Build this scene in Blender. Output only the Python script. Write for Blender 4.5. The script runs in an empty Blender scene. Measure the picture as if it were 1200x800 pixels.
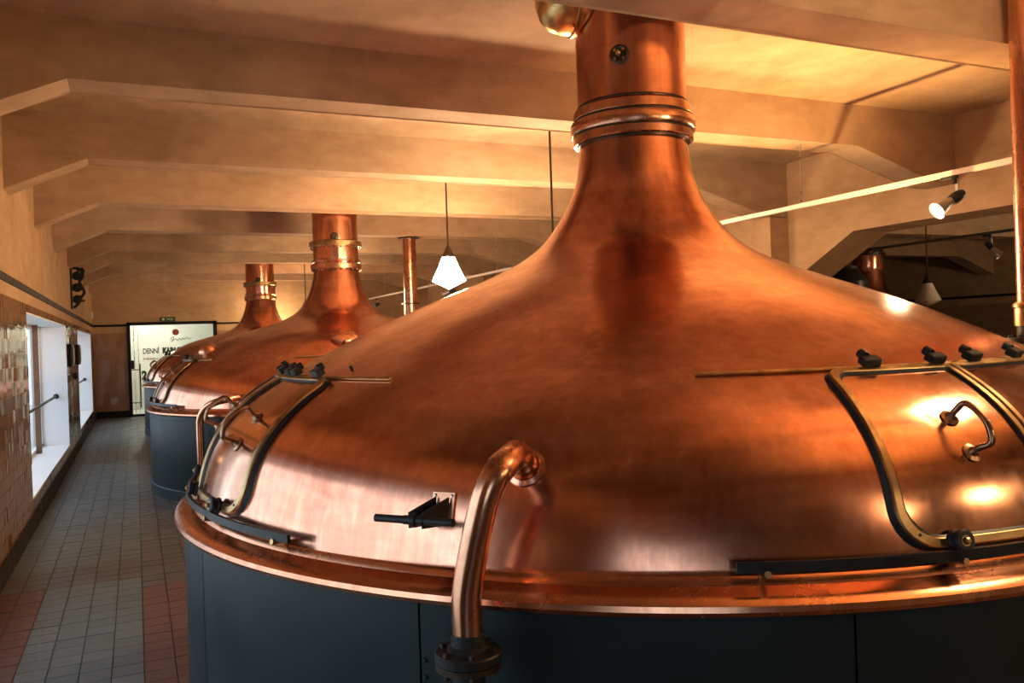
import bpy, bmesh, math, random
from mathutils import Vector, Matrix
random.seed(7)
PI = math.pi
sc = bpy.context.scene
col = sc.collection

# ---------------------------------------------------------------- camera
R_ = Vector((0.91123511, -0.4105205, -0.03351844)); U_ = Vector((0.03280294, -0.00878865, 0.9994232)); F_ = Vector((0.4105783, 0.91180901, -0.00545775))
cd = bpy.data.cameras.new('camera'); cam = bpy.data.objects.new('camera', cd); col.objects.link(cam)
m = Matrix(((R_.x, U_.x, -F_.x), (R_.y, U_.y, -F_.y), (R_.z, U_.z, -F_.z)))
cam.matrix_world = Matrix.Translation((0, 0, 1.55)) @ m.to_4x4()
cd.sensor_width = 36; cd.sensor_fit = 'HORIZONTAL'; cd.lens = 36 * 981.04 / 1200
cd.clip_start = 0.05; cd.clip_end = 200
sc.camera = cam
# ---------------------------------------------------------------- world and exposure
w = bpy.data.worlds.new('world'); sc.world = w; w.use_nodes = True
wb = w.node_tree.nodes['Background']; wb.inputs[0].default_value = (0.74, 0.86, 1.0, 1); wb.inputs[1].default_value = 2.8
sc.view_settings.view_transform = 'Standard'; sc.view_settings.look = 'None'
sc.view_settings.exposure = 0.12; sc.view_settings.gamma = 1; sc.view_settings.use_curve_mapping = False
sc.cycles.caustics_reflective = True; sc.cycles.blur_glossy = 0.3; sc.cycles.sample_clamp_indirect = 12
LAMP = dict(pendant=75.0, spot=160.0, added_uplight=560.0, vestibule=26.0)
WARM = (1.0, 0.68, 0.39)

# ---------------------------------------------------------------- helpers
def tag(o, label=None, cat=None, group=None, kind=None):
    if label: o['label'] = label
    if cat: o['category'] = cat
    if group: o['group'] = group
    if kind: o['kind'] = kind
    return o
def empty(name, loc=(0, 0, 0), rz=0.0):
    o = bpy.data.objects.new(name, None); col.objects.link(o); o.location = loc; o.rotation_euler = (0, 0, rz)
    o.empty_display_size = .1
    return o
def smooth_by_angle(bm, ang=0.6):
    for f in bm.faces: f.smooth = True
    for e in bm.edges:
        if len(e.link_faces) == 2 and e.calc_face_angle(0) > ang: e.smooth = False
def obj(name, bm, mat, parent=None, smooth=True):
    me = bpy.data.meshes.new(name)
    bmesh.ops.recalc_face_normals(bm, faces=bm.faces)
    if smooth: smooth_by_angle(bm)
    bm.to_mesh(me); bm.free()
    for mm in (mat if isinstance(mat, (list, tuple)) else [mat]): me.materials.append(mm)
    o = bpy.data.objects.new(name, me); col.objects.link(o)
    if parent is not None:
        o.parent = parent
    return o
def copy_tree(o, parent=None):
    c = o.copy(); col.objects.link(c); c.parent = parent
    for ch in o.children: copy_tree(ch, c)
    return c
def NB(): return bmesh.new()
def box(bm, a, b, M=None):
    vs = []
    for x in (a[0], b[0]):
        for y in (a[1], b[1]):
            for z in (a[2], b[2]):
                p = Vector((x, y, z)); vs.append(bm.verts.new(M @ p if M else p))
    for q in ((0, 1, 3, 2), (4, 6, 7, 5), (0, 4, 5, 1), (2, 3, 7, 6), (0, 2, 6, 4), (1, 5, 7, 3)): bm.faces.new([vs[i] for i in q])
    return vs
def bevbox(bm, a, b, bev=.004, M=None):
    t = NB(); box(t, a, b); bmesh.ops.bevel(t, geom=t.edges[:], offset=bev, segments=1, affect='EDGES')
    if M: t.transform(M)
    me = bpy.data.meshes.new('t'); t.to_mesh(me); t.free(); bm.from_mesh(me); bpy.data.meshes.remove(me)
def frame_M(p, n, up=(0, 0, 1)):
    """matrix at p whose local z is n and local y is close to up"""
    n = Vector(n).normalized(); up = Vector(up)
    x = up.cross(n)
    if x.length < 1e-4: x = Vector((1, 0, 0)).cross(n)
    x.normalize(); y = n.cross(x)
    return Matrix.Translation(p) @ Matrix((( x.x, y.x, n.x), (x.y, y.y, n.y), (x.z, y.z, n.z))).to_4x4()
def lathe(bm, prof, seg=64, M=None, cap=True, a0=0.0, a1=2 * PI):
    full = abs(a1 - a0 - 2 * PI) < 1e-6
    n = seg if full else seg + 1
    rings = []
    for r, z in prof:
        ring = []
        if r < 1e-6 and full:
            p = Vector((0, 0, z)); v = bm.verts.new(M @ p if M else p); rings.append([v] * n); continue
        for i in range(n):
            a = a0 + (a1 - a0) * i / seg
            p = Vector((r * math.cos(a), r * math.sin(a), z)); ring.append(bm.verts.new(M @ p if M else p))
        rings.append(ring)
    for A, B in zip(rings[:-1], rings[1:]):
        for i in range(seg):
            j = (i + 1) % n
            q = []
            for v in (A[i], A[j], B[j], B[i]):
                if v not in q: q.append(v)
            if len(q) > 2:
                try: bm.faces.new(q)
                except ValueError: pass
    if full and cap:
        for k in (0, -1):
            if prof[k][0] > 1e-6:
                try: bm.faces.new(rings[k])
                except ValueError: pass
    return rings
def tube(bm, pts, r, seg=14, caps=True):
    pts = [Vector(p) for p in pts]; n = len(pts)
    rr = r if isinstance(r, (list, tuple)) else [r] * n
    tang = [(pts[min(i + 1, n - 1)] - pts[max(i - 1, 0)]).normalized() for i in range(n)]
    ref = Vector((0, 0, 1)) if abs(tang[0].z) < .9 else Vector((1, 0, 0))
    nx = (ref - tang[0] * ref.dot(tang[0])).normalized(); rings = []
    for i in range(n):
        nx = (nx - tang[i] * nx.dot(tang[i])).normalized(); ny = tang[i].cross(nx)
        rings.append([bm.verts.new(pts[i] + (nx * math.cos(2 * PI * k / seg) + ny * math.sin(2 * PI * k / seg)) * rr[i]) for k in range(seg)])
    for A, B in zip(rings[:-1], rings[1:]):
        for k in range(seg): bm.faces.new((A[k], A[(k + 1) % seg], B[(k + 1) % seg], B[k]))
    if caps: bm.faces.new(rings[0][::-1]); bm.faces.new(rings[-1])
def spline(ctrl, sub=8):
    c = [Vector(p) for p in ctrl]; c = [c[0] * 2 - c[1]] + c + [c[-1] * 2 - c[-2]]; out = []
    for i in range(1, len(c) - 2):
        for k in range(sub):
            t = k / sub; a, b, d, e = c[i - 1], c[i], c[i + 1], c[i + 2]
            out.append(.5 * ((2 * b) + (d - a) * t + (2 * a - 5 * b + 4 * d - e) * t * t + (3 * b - a - 3 * d + e) * t ** 3))
    out.append(c[-2]); return out
def prism(bm, poly, y0, y1, axis='Y'):
    """poly in (x,z) extruded along Y, or in (y,z) extruded along X"""
    def P(a, z, t): return (a, t, z) if axis == 'Y' else (t, a, z)
    A = [bm.verts.new(P(a, z, y0)) for a, z in poly]; B = [bm.verts.new(P(a, z, y1)) for a, z in poly]
    bm.faces.new(A); bm.faces.new(B[::-1]); n = len(poly)
    for i in range(n): bm.faces.new((A[i], A[(i + 1) % n], B[(i + 1) % n], B[i]))

# ---------------------------------------------------------------- materials
class Mat:
    def __init__(s, name):
        s.m = bpy.data.materials.new(name); s.m.use_nodes = True; s.nt = s.m.node_tree; s.n = s.nt.nodes; s.l = s.nt.links
        s.b = s.n['Principled BSDF']
    def tc(s, scale=(1, 1, 1), src='Object'):
        t = s.n.new('ShaderNodeTexCoord'); mp = s.n.new('ShaderNodeMapping'); mp.inputs['Scale'].default_value = scale
        s.l.new(t.outputs[src], mp.inputs['Vector']); return mp.outputs[0]
    def noise(s, vec, scale, detail=4, rough=.55, dist=0):
        n = s.n.new('ShaderNodeTexNoise'); s.l.new(vec, n.inputs['Vector']); n.inputs['Scale'].default_value = scale
        n.inputs['Detail'].default_value = detail; n.inputs['Roughness'].default_value = rough; n.inputs['Distortion'].default_value = dist
        return n.outputs['Fac']
    def ramp(s, fac, stops):
        r = s.n.new('ShaderNodeValToRGB'); e = r.color_ramp.elements
        while len(e) < len(stops): e.new(.5)
        for el, (p, c) in zip(e, stops): el.position = p; el.color = (*c, 1) if len(c) == 3 else c
        s.l.new(fac, r.inputs[0]); return r.outputs[0]
    def mix(s, fac, a, b, mode='MIX'):
        x = s.n.new('ShaderNodeMix'); x.data_type = 'RGBA'; x.blend_type = mode
        for inp, v in ((x.inputs['Factor'], fac), (x.inputs['A'], a), (x.inputs['B'], b)):
            if isinstance(v, (int, float)): inp.default_value = v
            elif isinstance(v, tuple): inp.default_value = (*v, 1)
            else: s.l.new(v, inp)
        return x.outputs['Result']
    def math(s, op, a, b=0.0):
        x = s.n.new('ShaderNodeMath'); x.operation = op
        for i, v in enumerate((a, b)):
            if isinstance(v, (int, float)): x.inputs[i].default_value = v
            else: s.l.new(v, x.inputs[i])
        return x.outputs[0]
    def rng(s, fac, a, b, lo=0.0, hi=1.0):
        x = s.n.new('ShaderNodeMapRange'); s.l.new(fac, x.inputs[0]); x.inputs[1].default_value = lo; x.inputs[2].default_value = hi
        x.inputs[3].default_value = a; x.inputs[4].default_value = b; return x.outputs[0]
    def bump(s, h, strength=.3, dist=.01, normal=None):
        b = s.n.new('ShaderNodeBump'); s.l.new(h, b.inputs['Height']); b.inputs['Strength'].default_value = strength; b.inputs['Distance'].default_value = dist
        if normal: s.l.new(normal, b.inputs['Normal'])
        return b.outputs[0]
    def set(s, **k):
        for key, v in k.items():
            inp = s.b.inputs[{'base': 'Base Color', 'rough': 'Roughness', 'metal': 'Metallic', 'nrm': 'Normal', 'emit': 'Emission Color', 'es': 'Emission Strength', 'trans': 'Transmission Weight', 'coat': 'Coat Weight', 'coatr': 'Coat Roughness', 'spec': 'Specular IOR Level', 'ior': 'IOR', 'alpha': 'Alpha'}[key]]
            if isinstance(v, (int, float)): inp.default_value = v
            elif isinstance(v, tuple): inp.default_value = (*v, 1)
            else: s.l.new(v, inp)
        return s.m
def simple(name, base, rough=.5, metal=0.0, var=.15, scale=8, bump=0.0):
    M = Mat(name); v = M.tc(); n = M.noise(v, scale, 5)
    d = tuple(c * (1 - var) for c in base); l = tuple(min(1, c * (1 + var)) for c in base)
    M.set(base=M.ramp(n, [(.3, d), (.7, l)]), rough=M.rng(n, max(.03, rough - .08), rough + .08, .3, .7), metal=metal)
    if bump: M.set(nrm=M.bump(M.noise(v, scale * 6, 3), bump, .004))
    return M.m
def copper(name, dark, light, rlo=.2, rhi=.42, wave=.22, mott=.5):
    M = Mat(name); v = M.tc()
    big = M.noise(v, 1.3, 6, .6, .6); vs = M.tc((9, 9, .9)); streak = M.noise(vs, 2.2, 5, .65, .3)
    fine = M.noise(v, 5, 3, .5); hs = M.tc((1.2, 1.2, 7)); band = M.noise(hs, 2.0, 4, .6, .5)
    mixf = M.math('ADD', M.math('MULTIPLY', big, .45), M.math('ADD', M.math('MULTIPLY', streak, .3), M.math('MULTIPLY', band, .25)))
    c = M.ramp(mixf, [(.36, dark), (.5, tuple((a + b) / 2 for a, b in zip(dark, light))), (.62, light)])
    spots = M.ramp(M.noise(v, 38, 3, .6), [(.66, (1, 1, 1)), (.76, (.62, .5, .45))])
    c = M.mix(.3, c, spots, 'MULTIPLY')
    r = M.rng(M.math('ADD', M.math('MULTIPLY', fine, .4), M.math('MULTIPLY', mixf, .6)), rhi, rlo, .35, .65)
    h = M.noise(v, 2.6, 2, .5, .2); n1 = M.bump(h, wave, .03); n2 = M.bump(M.noise(v, 7, 3, .5), .05, .006, n1)
    mot = M.noise(M.tc((6, 6, 2.2)), 3.2, 6, .68, .4)
    c = M.mix(M.rng(mot, 0, mott, .45, .7), c, tuple(x * .55 for x in light))
    r = M.math('ADD', r, M.rng(mot, -.01, .05, .38, .68))
    M.set(base=c, rough=r, metal=1.0, nrm=n2)
    return M.m
def plaster(name, base, dark, light):
    M = Mat(name); v = M.tc(src='Object')
    a = M.noise(v, 1.1, 7, .6, .8); b = M.noise(M.tc((1, 1, 2.5)), 4, 6, .6, .4)
    f = M.math('ADD', M.math('MULTIPLY', a, .6), M.math('MULTIPLY', b, .4))
    c = M.ramp(f, [(.36, dark), (.5, base), (.63, light)])
    M.set(base=c, rough=.75, spec=.25, nrm=M.bump(M.math('ADD', M.noise(v, 60, 4, .7), M.noise(v, 9, 3, .5)), .25, .006))
    return M.m
def tiles(name, stops, rlo, rhi, bump=.1):
    M = Mat(name); g = M.n.new('ShaderNodeNewGeometry'); oi = M.n.new('ShaderNodeObjectInfo')
    rnd = M.math('FRACT', M.math('ADD', g.outputs['Random Per Island'], oi.outputs['Random']))
    v = M.tc(); n = M.noise(v, 12, 5, .6)
    c = M.mix(.55, M.ramp(rnd, stops), M.ramp(n, [(.3, stops[0][1]), (.7, stops[-1][1])]))
    M.set(base=c, rough=M.rng(n, rlo, rhi, .3, .7), nrm=M.bump(M.noise(v, 18, 3), bump, .004))
    return M.m
COPPER = copper('copper_dome', (.45, .145, .075), (.94, .47, .31), .15, .23, .05, .6)
COPPER_DOOR = copper('polished_copper', (.46, .17, .085), (.92, .50, .32), .09, .2, .12)
COPPER_PIPE = copper('copper_pipe', (.48, .20, .11), (.88, .47, .29), .15, .32, .08)
COPPER_TRIM = copper('copper_flange', (.46, .18, .09), (.86, .43, .26), .16, .30, .10, .12)
BRASS = simple('brass', (.70, .44, .17), .3, 1.0, .3, 10)
BRASS_OLD = simple('aged_brass', (.44, .29, .135), .36, 1.0, .35, 16)
HANDLE = simple('bronze_handle', (.34, .20, .12), .3, 1.0, .3, 16)
STEEL = simple('worn_steel', (.55, .52, .48), .3, 1.0, .2, 20)
BLACK = simple('black_iron', (.020, .022, .023), .42, .0, .3, 20, .1)
BLACK.node_tree.nodes['Principled BSDF'].inputs['Specular IOR Level'].default_value = .25
DARKBRONZE = simple('dark_bronze', (.07, .05, .035), .4, .7, .3, 20)
PAINT = simple('petrol_painted_steel', (.0085, .0165, .0178), .5, .0, .35, 2.2, .03)
PAINT.node_tree.nodes['Principled BSDF'].inputs['Specular IOR Level'].default_value = .3
PLASTER = plaster('ochre_plaster', (.41, .265, .145), (.33, .205, .105), (.48, .32, .185))
CEIL = plaster('pale_ochre_plaster', (.42, .29, .18), (.33, .22, .13), (.49, .35, .225))
WHITE = simple('white_reveal_paint', (.80, .82, .83), .5, 0, .03, 5)
TRIM = simple('dark_trim', (.012, .010, .009), .6, 0, .3, 10)
TRIM.node_tree.nodes['Principled BSDF'].inputs['Specular IOR Level'].default_value = .15
WOOD = simple('brown_window_frame', (.16, .075, .035), .5, 0, .25, 12)
GROUT = simple('grout', (.10, .085, .07), .85, 0, .2, 30)
GROUTW = simple('wall_grout', (.12, .07, .03), .7, 0, .2, 30)
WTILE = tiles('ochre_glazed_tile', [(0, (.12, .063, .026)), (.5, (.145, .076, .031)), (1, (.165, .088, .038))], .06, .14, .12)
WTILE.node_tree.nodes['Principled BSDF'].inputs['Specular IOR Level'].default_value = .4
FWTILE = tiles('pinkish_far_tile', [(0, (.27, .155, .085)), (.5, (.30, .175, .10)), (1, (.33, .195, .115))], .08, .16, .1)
FTILE = tiles('grey_floor_tile', [(0, (.056, .080, .086)), (.5, (.078, .106, .113)), (1, (.105, .132, .138))], .34, .55, .25)
RTILE = tiles('red_floor_tile', [(0, (.085, .038, .03)), (.5, (.11, .044, .034)), (1, (.10, .055, .046))], .36, .55, .3)
BTILE = tiles('brown_floor_tile', [(0, (.05, .047, .044)), (.5, (.07, .064, .06)), (1, (.09, .083, .077))], .34, .55, .25)
def emis(name, c, s):
    M = Mat(name); M.set(base=(.8, .8, .8), emit=c, es=s, rough=.4); return M.m
_glow = {}
def glow(k):
    if k not in _glow: _glow[k] = emis('lit_opal_glass', WARM, LAMP['pendant'] * k)
    return _glow[k]
LENS = emis('lit_spot_lens', (1.0, .84, .62), 30.0)
OPAL = simple('unlit_opal_glass', (.55, .50, .42), .25, 0, .05, 5)
WTRACK = simple('white_track', (.60, .55, .49), .4, 0, .04, 5)
GTRACK = simple('grey_track', (.12, .11, .10), .45, 0, .1, 5)
CONE = simple('aluminium_reflector', (.42, .40, .37), .4, .8, .1, 10)
def glass(name, tint, rough=.02, fac=.1):
    M = Mat(name); nt = M.nt; t = M.n.new('ShaderNodeBsdfTransparent'); t.inputs[0].default_value = (*tint, 1)
    g = M.n.new('ShaderNodeBsdfGlossy'); g.inputs['Roughness'].default_value = rough; mx = M.n.new('ShaderNodeMixShader')
    lw = M.n.new('ShaderNodeLayerWeight'); lw.inputs[0].default_value = .5
    M.l.new(M.math('ADD', M.math('MULTIPLY', M.math('POWER', lw.outputs['Facing'], 5.0), .8), .04), mx.inputs[0]); M.l.new(t.outputs[0], mx.inputs[1]); M.l.new(g.outputs[0], mx.inputs[2])
    M.l.new(mx.outputs[0], M.n['Material Output'].inputs[0]); return M.m
PANE = glass('window_glass', (.95, .97, .98))
DOORGLASS = glass('door_glass', (.90, .93, .90))
INK = simple('dark_green_lettering', (.02, .07, .045), .5, 0, .1, 5)
INK2 = simple('faded_orange_lettering', (.62, .42, .28), .5, 0, .1, 5)
RED = simple('brown_red_seal', (.30, .045, .03), .5, 0, .1, 5)
PALEWALL = simple('pale_vestibule_paint', (.72, .73, .68), .6, 0, .12, 1.2)
EXITGREEN = simple('exit_sign_green', (.02, .10, .035), .5, 0, .1, 5)
PAVE = simple('outdoor_paving', (.62, .62, .60), .8, 0, .08, 3)

# ================================================================ THE ROOM
XL, XR, YF, YN, ZC, XH = -.864, 6.76, 21.3, -8.0, 3.40, 17.8
BEAMS = [5.20, 7.32, 9.44, 11.60, 13.90, 15.75, 17.90, 20.10]
NEARB = [-7.6, -5.5, -3.4, -1.3, .82]
WINS = [(-5.70, -.75), (1.35, 5.90), (8.40, 12.95), (15.45, 19.98)]
WZ0, WZ1 = .27, 1.91
# floor
bm = NB(); box(bm, (XL - .05, YN, -.12), (XH, YF + .05, -.006)); floor = obj('floor', bm, GROUT, smooth=False); tag(floor, kind='structure')
T = .143
def tile_mesh(name, mat):
    b = NB(); g = .0015
    top = [b.verts.new((x, y, 0)) for x, y in ((g + .003, g + .003), (T - g - .003, g + .003), (T - g - .003, T - g - .003), (g + .003, T - g - .003))]
    bot = [b.verts.new((x, y, -.007)) for x, y in ((g, g), (T - g, g), (T - g, T - g), (g, T - g))]
    b.faces.new(top)
    for i in range(4): b.faces.new((bot[i], bot[(i + 1) % 4], top[(i + 1) % 4], top[i]))
    me = bpy.data.meshes.new(name); b.to_mesh(me); b.free(); me.materials.append(mat); return me
tmG, tmR, tmB = tile_mesh('tile_grey', FTILE), tile_mesh('tile_red', RTILE), tile_mesh('tile_brown', BTILE)
def tkind(x, y):
    if x > -.02 and y < 6.0: return 1
    if x < -.62 and y < 6.2: return 1
    if x > -.02 or 6.2 < y < 6.9 or (12.9 < y < 14.9): return 2  # brown bands opposite the window piers: tile tint plus painted pier shade
    return 0
stuff = [NB(), NB(), NB()]; nind = 0
x0 = -.009 - 6 * T
ys = 4.263 - 90 * T
j = 0
while ys + j * T < YF - .02:
    y = ys + j * T; i = 0
    while x0 + i * T < (XR - .1 if y > -3 else 2.2):
        x = x0 + i * T; k = tkind(x + T / 2, y + T / 2)
        if 3.85 < y < 7.4 and x < .16 and nind < 300 and x > XL + .0:
            o = bpy.data.objects.new('floor_tile', (tmG, tmR, tmB)[k]); col.objects.link(o); o.parent = floor
            o.location = (x, y, random.uniform(-.001, .0008)); o.rotation_euler = (random.gauss(0, .004), random.gauss(0, .004), 0); nind += 1
        else:
            b = stuff[k]; g = .0028; dz = random.uniform(-.001, .0008); s1 = random.gauss(0, .0004); s2 = random.gauss(0, .0004)
            top = [b.verts.new((x + u, y + v, dz + e)) for u, v, e in ((g, g, s1 + s2), (T - g, g, s1 - s2), (T - g, T - g, -s1 - s2), (g, T - g, -s1 + s2))]
            bot = [b.verts.new((t.co.x, t.co.y, -.008)) for t in top]; b.faces.new(top)
            for q in range(4): b.faces.new((bot[q], bot[(q + 1) % 4], top[(q + 1) % 4], top[q]))
        i += 1
    j += 1
for b, mt in zip(stuff, (FTILE, RTILE, BTILE)): tag(obj('floor_tile', b, mt, floor, smooth=False), kind='stuff')
bm = NB(); box(bm, (XR - .1 + .06, YN, -.006), (XH, YF, -.001)); box(bm, (2.22, YN, -.006), (XR - .06, -3.05, -.001)); tag(obj('floor_slab', bm, BTILE, floor, smooth=False))
bm = NB(); box(bm, (-.98 - 12, YN - 12, -.45), (-1.32, YF + 12, -.25)); tag(obj('pavement', bm, PAVE, None, smooth=False), 'pale paving outside the windows', 'paving', kind='structure')
# ceiling with haunched beams
bm = NB(); box(bm, (XL - .45, YN - .1, ZC), (XH + .1, YF + .15, ZC + .15)); ceiling = obj('ceiling', bm, CEIL, smooth=False); tag(ceiling, kind='structure')
def beam(y0, th=.30, zs=3.064):
    d = zs - 3.064
    b = NB(); prism(b, [(XL - .02, 2.784 + d), (-.2955, zs), (5.58, zs), (6.5, 2.79 + d), (XR + .02, 2.79 + d), (XR + .02, ZC + .01), (XL - .02, ZC + .01)], y0, y0 + th)
    bmesh.ops.bevel(b, geom=[e for e in b.edges if e.calc_length() > .4], offset=.008, segments=1, affect='EDGES')
    return obj('beam', b, CEIL, ceiling, smooth=False)
for y in BEAMS: beam(y)
beam(2.91, .32, 3.0)
for y in NEARB: beam(y)
# shallow coves where slab meets beams
for y in [2.91 + .32] + [q + .3 for q in BEAMS]:
    pass
def beam_hall(y0):
    b = NB(); prism(b, [(XR + .45, 2.75), (XR + 1.5, 3.0), (XH - 1.1, 3.0), (XH, 2.6), (XH, ZC + .01), (XR + .45, ZC + .01)], y0, y0 + .35)
    return obj('beam', b, CEIL, ceiling, smooth=False)
for y in (-3.4, .8, 5.2, 9.7, 12.8, 16.0, 19.0): beam_hall(y)
# left wall
bm = NB(); X0 = XL - .42
segs = [(YN, WINS[0][0])] + [(WINS[i][1], WINS[i + 1][0]) for i in range(3)] + [(WINS[3][1], YF)]
for a, b_ in segs: box(bm, (X0, a, 0), (XL, b_, ZC))
for a, b_ in WINS: box(bm, (X0, a, -.1), (XL, b_, WZ0)); box(bm, (X0, a, WZ1), (XL, b_, ZC))
wl = obj('wall_left', bm, PLASTER, smooth=False); tag(wl, kind='structure')
def wall_tiles(parent, org, ux, w, h, tw, th, holes=(), tilt=.012, name='wall_tile', mat=None):
    """tiles on a vertical wall: org corner, ux unit direction along the wall; normal = ux x z (flipped by caller)"""
    b = NB(); ux = Vector(ux); n = Vector((0, 0, 1)).cross(ux)
    if parent['nsign'] < 0: n = -n
    org = Vector(org); g = .0013; nx = int(w / tw); nz = int(h / th)
    for i in range(nx):
        for k in range(nz):
            a0, a1, z0, z1 = i * tw, (i + 1) * tw, k * th, (k + 1) * th
            if any(a1 > H[0] + .01 and a0 < H[1] - .01 and org.z + z1 > H[2] + .01 and org.z + z0 < H[3] - .01 for H in holes):
                cl = [H for H in holes if a1 > H[0] + .01 and a0 < H[1] - .01 and org.z + z1 > H[2] + .01 and org.z + z0 < H[3] - .01][0]
                # cut tile at the opening when it straddles the edge
                if a0 < cl[0] < a1: a1 = cl[0]
                elif a0 < cl[1] < a1: a0 = cl[1]
                elif org.z + z0 < cl[2] < org.z + z1: z1 = cl[2] - org.z
                elif org.z + z0 < cl[3] < org.z + z1: z0 = cl[3] - org.z
                else: continue
                if a1 - a0 < .02 or z1 - z0 < .02: continue
            t1, t2 = random.gauss(0, tilt) * tw / 2, random.gauss(0, tilt) * th / 2
            vs = []
            for a, z, e in ((a0 + g, z0 + g, -t1 - t2), (a1 - g, z0 + g, t1 - t2), (a1 - g, z1 - g, t1 + t2), (a0 + g, z1 - g, -t1 + t2)):
                vs.append(b.verts.new(org + ux * a + Vector((0, 0, z)) + n * (.008 + e)))
            bs = [b.verts.new(v.co - n * .009) for v in vs]
            b.faces.new(vs)
            for q in range(4): b.faces.new((bs[q], bs[(q + 1) % 4], vs[(q + 1) % 4], vs[q]))
    return tag(obj(name, b, mat or WTILE, parent, smooth=False), kind='stuff')
wl['nsign'] = -1
holes = [(a - YN, b_ - YN, WZ0, WZ1) for a, b_ in WINS]
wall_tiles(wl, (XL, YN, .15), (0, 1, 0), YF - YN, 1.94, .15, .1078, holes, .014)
del wl['nsign']
bm = NB(); box(bm, (XL - .002, YN, 2.085), (XL + .012, YF, 2.145)); tag(obj('trim_1', bm, TRIM, smooth=False), kind='structure')
bm = NB(); box(bm, (XL - .002, YN, -.005), (XL + .02, YF, .15)); tag(obj('baseboard_left', bm, TRIM, smooth=False), kind='structure')
# windows in the left wall
for k, (a, b_) in enumerate(WINS):
    W = empty('window_%d' % (k + 1), (XL, (a + b_) / 2, WZ0)); tag(W, kind='structure'); h = (b_ - a) / 2; H = WZ1 - WZ0; D = .335
    t = .012
    bm = NB(); box(bm, (-D - .03, -h, 0), (.006, -h + t, H)); obj('jamb', bm, WHITE, W, False)
    bm = NB(); box(bm, (-D - .03, h - t, 0), (.006, h, H)); obj('jamb', bm, WHITE, W, False)
    bm = NB(); box(bm, (-D - .03, -h, H - t), (.006, h, H)); obj('head', bm, WHITE, W, False)
    bm = NB(); box(bm, (-D - .03, -h, 0), (.012, h, t + .004)); obj('sill', bm, WHITE, W, False)
    bm = NB()
    for q in ((-h + t, -h + .05), (h - .05, h - t)): box(bm, (-D - .03, q[0], t), (-D + .02, q[1], H - t))
    box(bm, (-D - .03, -h + t, H - .06), (-D + .02, h - t, H - t)); box(bm, (-D - .03, -h + t, t), (-D + .02, h - t, .06))
    obj('window_frame', bm, WHITE, W, False)
    for yy in (1.37,):
        bm = NB(); box(bm, (-D + .03, yy - .03, t), (-.245, yy + .03, H - t)); obj('mullion', bm, WOOD, W, False)
    bm = NB(); box(bm, (-D - .008, -h + .04, .05), (-D - .002, h - .04, H - .05)); obj('pane', bm, PANE, W, False)
    pl = bpy.data.lights.new('window_portal', 'AREA'); pl.shape = 'RECTANGLE'; pl.size = b_ - a; pl.size_y = H; pl.cycles.is_portal = True
    po = bpy.data.objects.new('window_portal', pl); col.objects.link(po); po.location = (XL - D - .05, (a + b_) / 2, WZ0 + H / 2)
    po.rotation_euler = (PI / 2, 0, -PI / 2); po.parent = None
# hand rails inside the window recesses
for k, (a, b_, wh) in enumerate([(WINS[2][0], WINS[2][1], 'nearer'), (WINS[3][0], WINS[3][1], 'farther')]):
    bm = NB(); z = .95; xx = -1.0
    tube(bm, [(xx, a + .02, z), (xx, b_ - .02, z)], .016, 10)
    tube(bm, [(xx, a + .013, z), (xx, a + .021, z)], .035, 12); tube(bm, [(xx, b_ - .021, z), (xx, b_ - .013, z)], .035, 12)
    tag(obj('handrail', bm, BLACK), 'dark grey horizontal handrail across the %s window recess' % wh, 'handrail', 'handrails in the window recesses')
# far wall
bm = NB(); DX0, DX1, DZ1 = -.13, 1.78, 2.14
box(bm, (XL - .42, YF, -.1), (DX0, YF + .3, ZC)); box(bm, (DX1, YF, -.1), (XH, YF + .3, ZC)); box(bm, (DX0, YF, DZ1), (DX1, YF + .3, ZC))
wf = obj('wall_far', bm, PLASTER, smooth=False); tag(wf, kind='structure'); wf['nsign'] = -1
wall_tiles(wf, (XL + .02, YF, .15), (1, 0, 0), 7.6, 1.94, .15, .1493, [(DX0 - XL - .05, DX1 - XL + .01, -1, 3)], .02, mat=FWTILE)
del wf['nsign']
# the helper's normal must point to -Y: handled by nsign above
bm = NB(); box(bm, (XL, YF - .018, 2.09), (DX0 - .03, YF, 2.14)); box(bm, (DX1 + .03, YF - .018, 2.09), (XR, YF, 2.14)); tag(obj('trim_2', bm, TRIM, smooth=False), kind='structure')
bm = NB(); box(bm, (XL, YF - .02, -.005), (DX0 - .03, YF, .15)); box(bm, (DX1 + .03, YF - .02, -.005), (XR, YF, .15)); tag(obj('baseboard_far', bm, TRIM, smooth=False), kind='structure')
# near wall behind the viewer, hall walls
bm = NB(); box(bm, (XL - .42, YN - .3, -.1), (XH, YN, ZC)); tag(obj('wall_near', bm, PLASTER, smooth=False), kind='structure')
bm = NB(); box(bm, (XH, YN, -.1), (XH + .3, YF, ZC)); wh = obj('wall_hall', bm, PLASTER, smooth=False); tag(wh, kind='structure'); wh['nsign'] = 1
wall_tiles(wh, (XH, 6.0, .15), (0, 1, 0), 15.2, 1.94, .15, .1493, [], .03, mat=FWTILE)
del wh['nsign']
bm = NB(); box(bm, (XH - .02, YN, 2.09), (XH, YF, 2.15)); tag(obj('trim_3', bm, TRIM, smooth=False), kind='structure')
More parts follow.
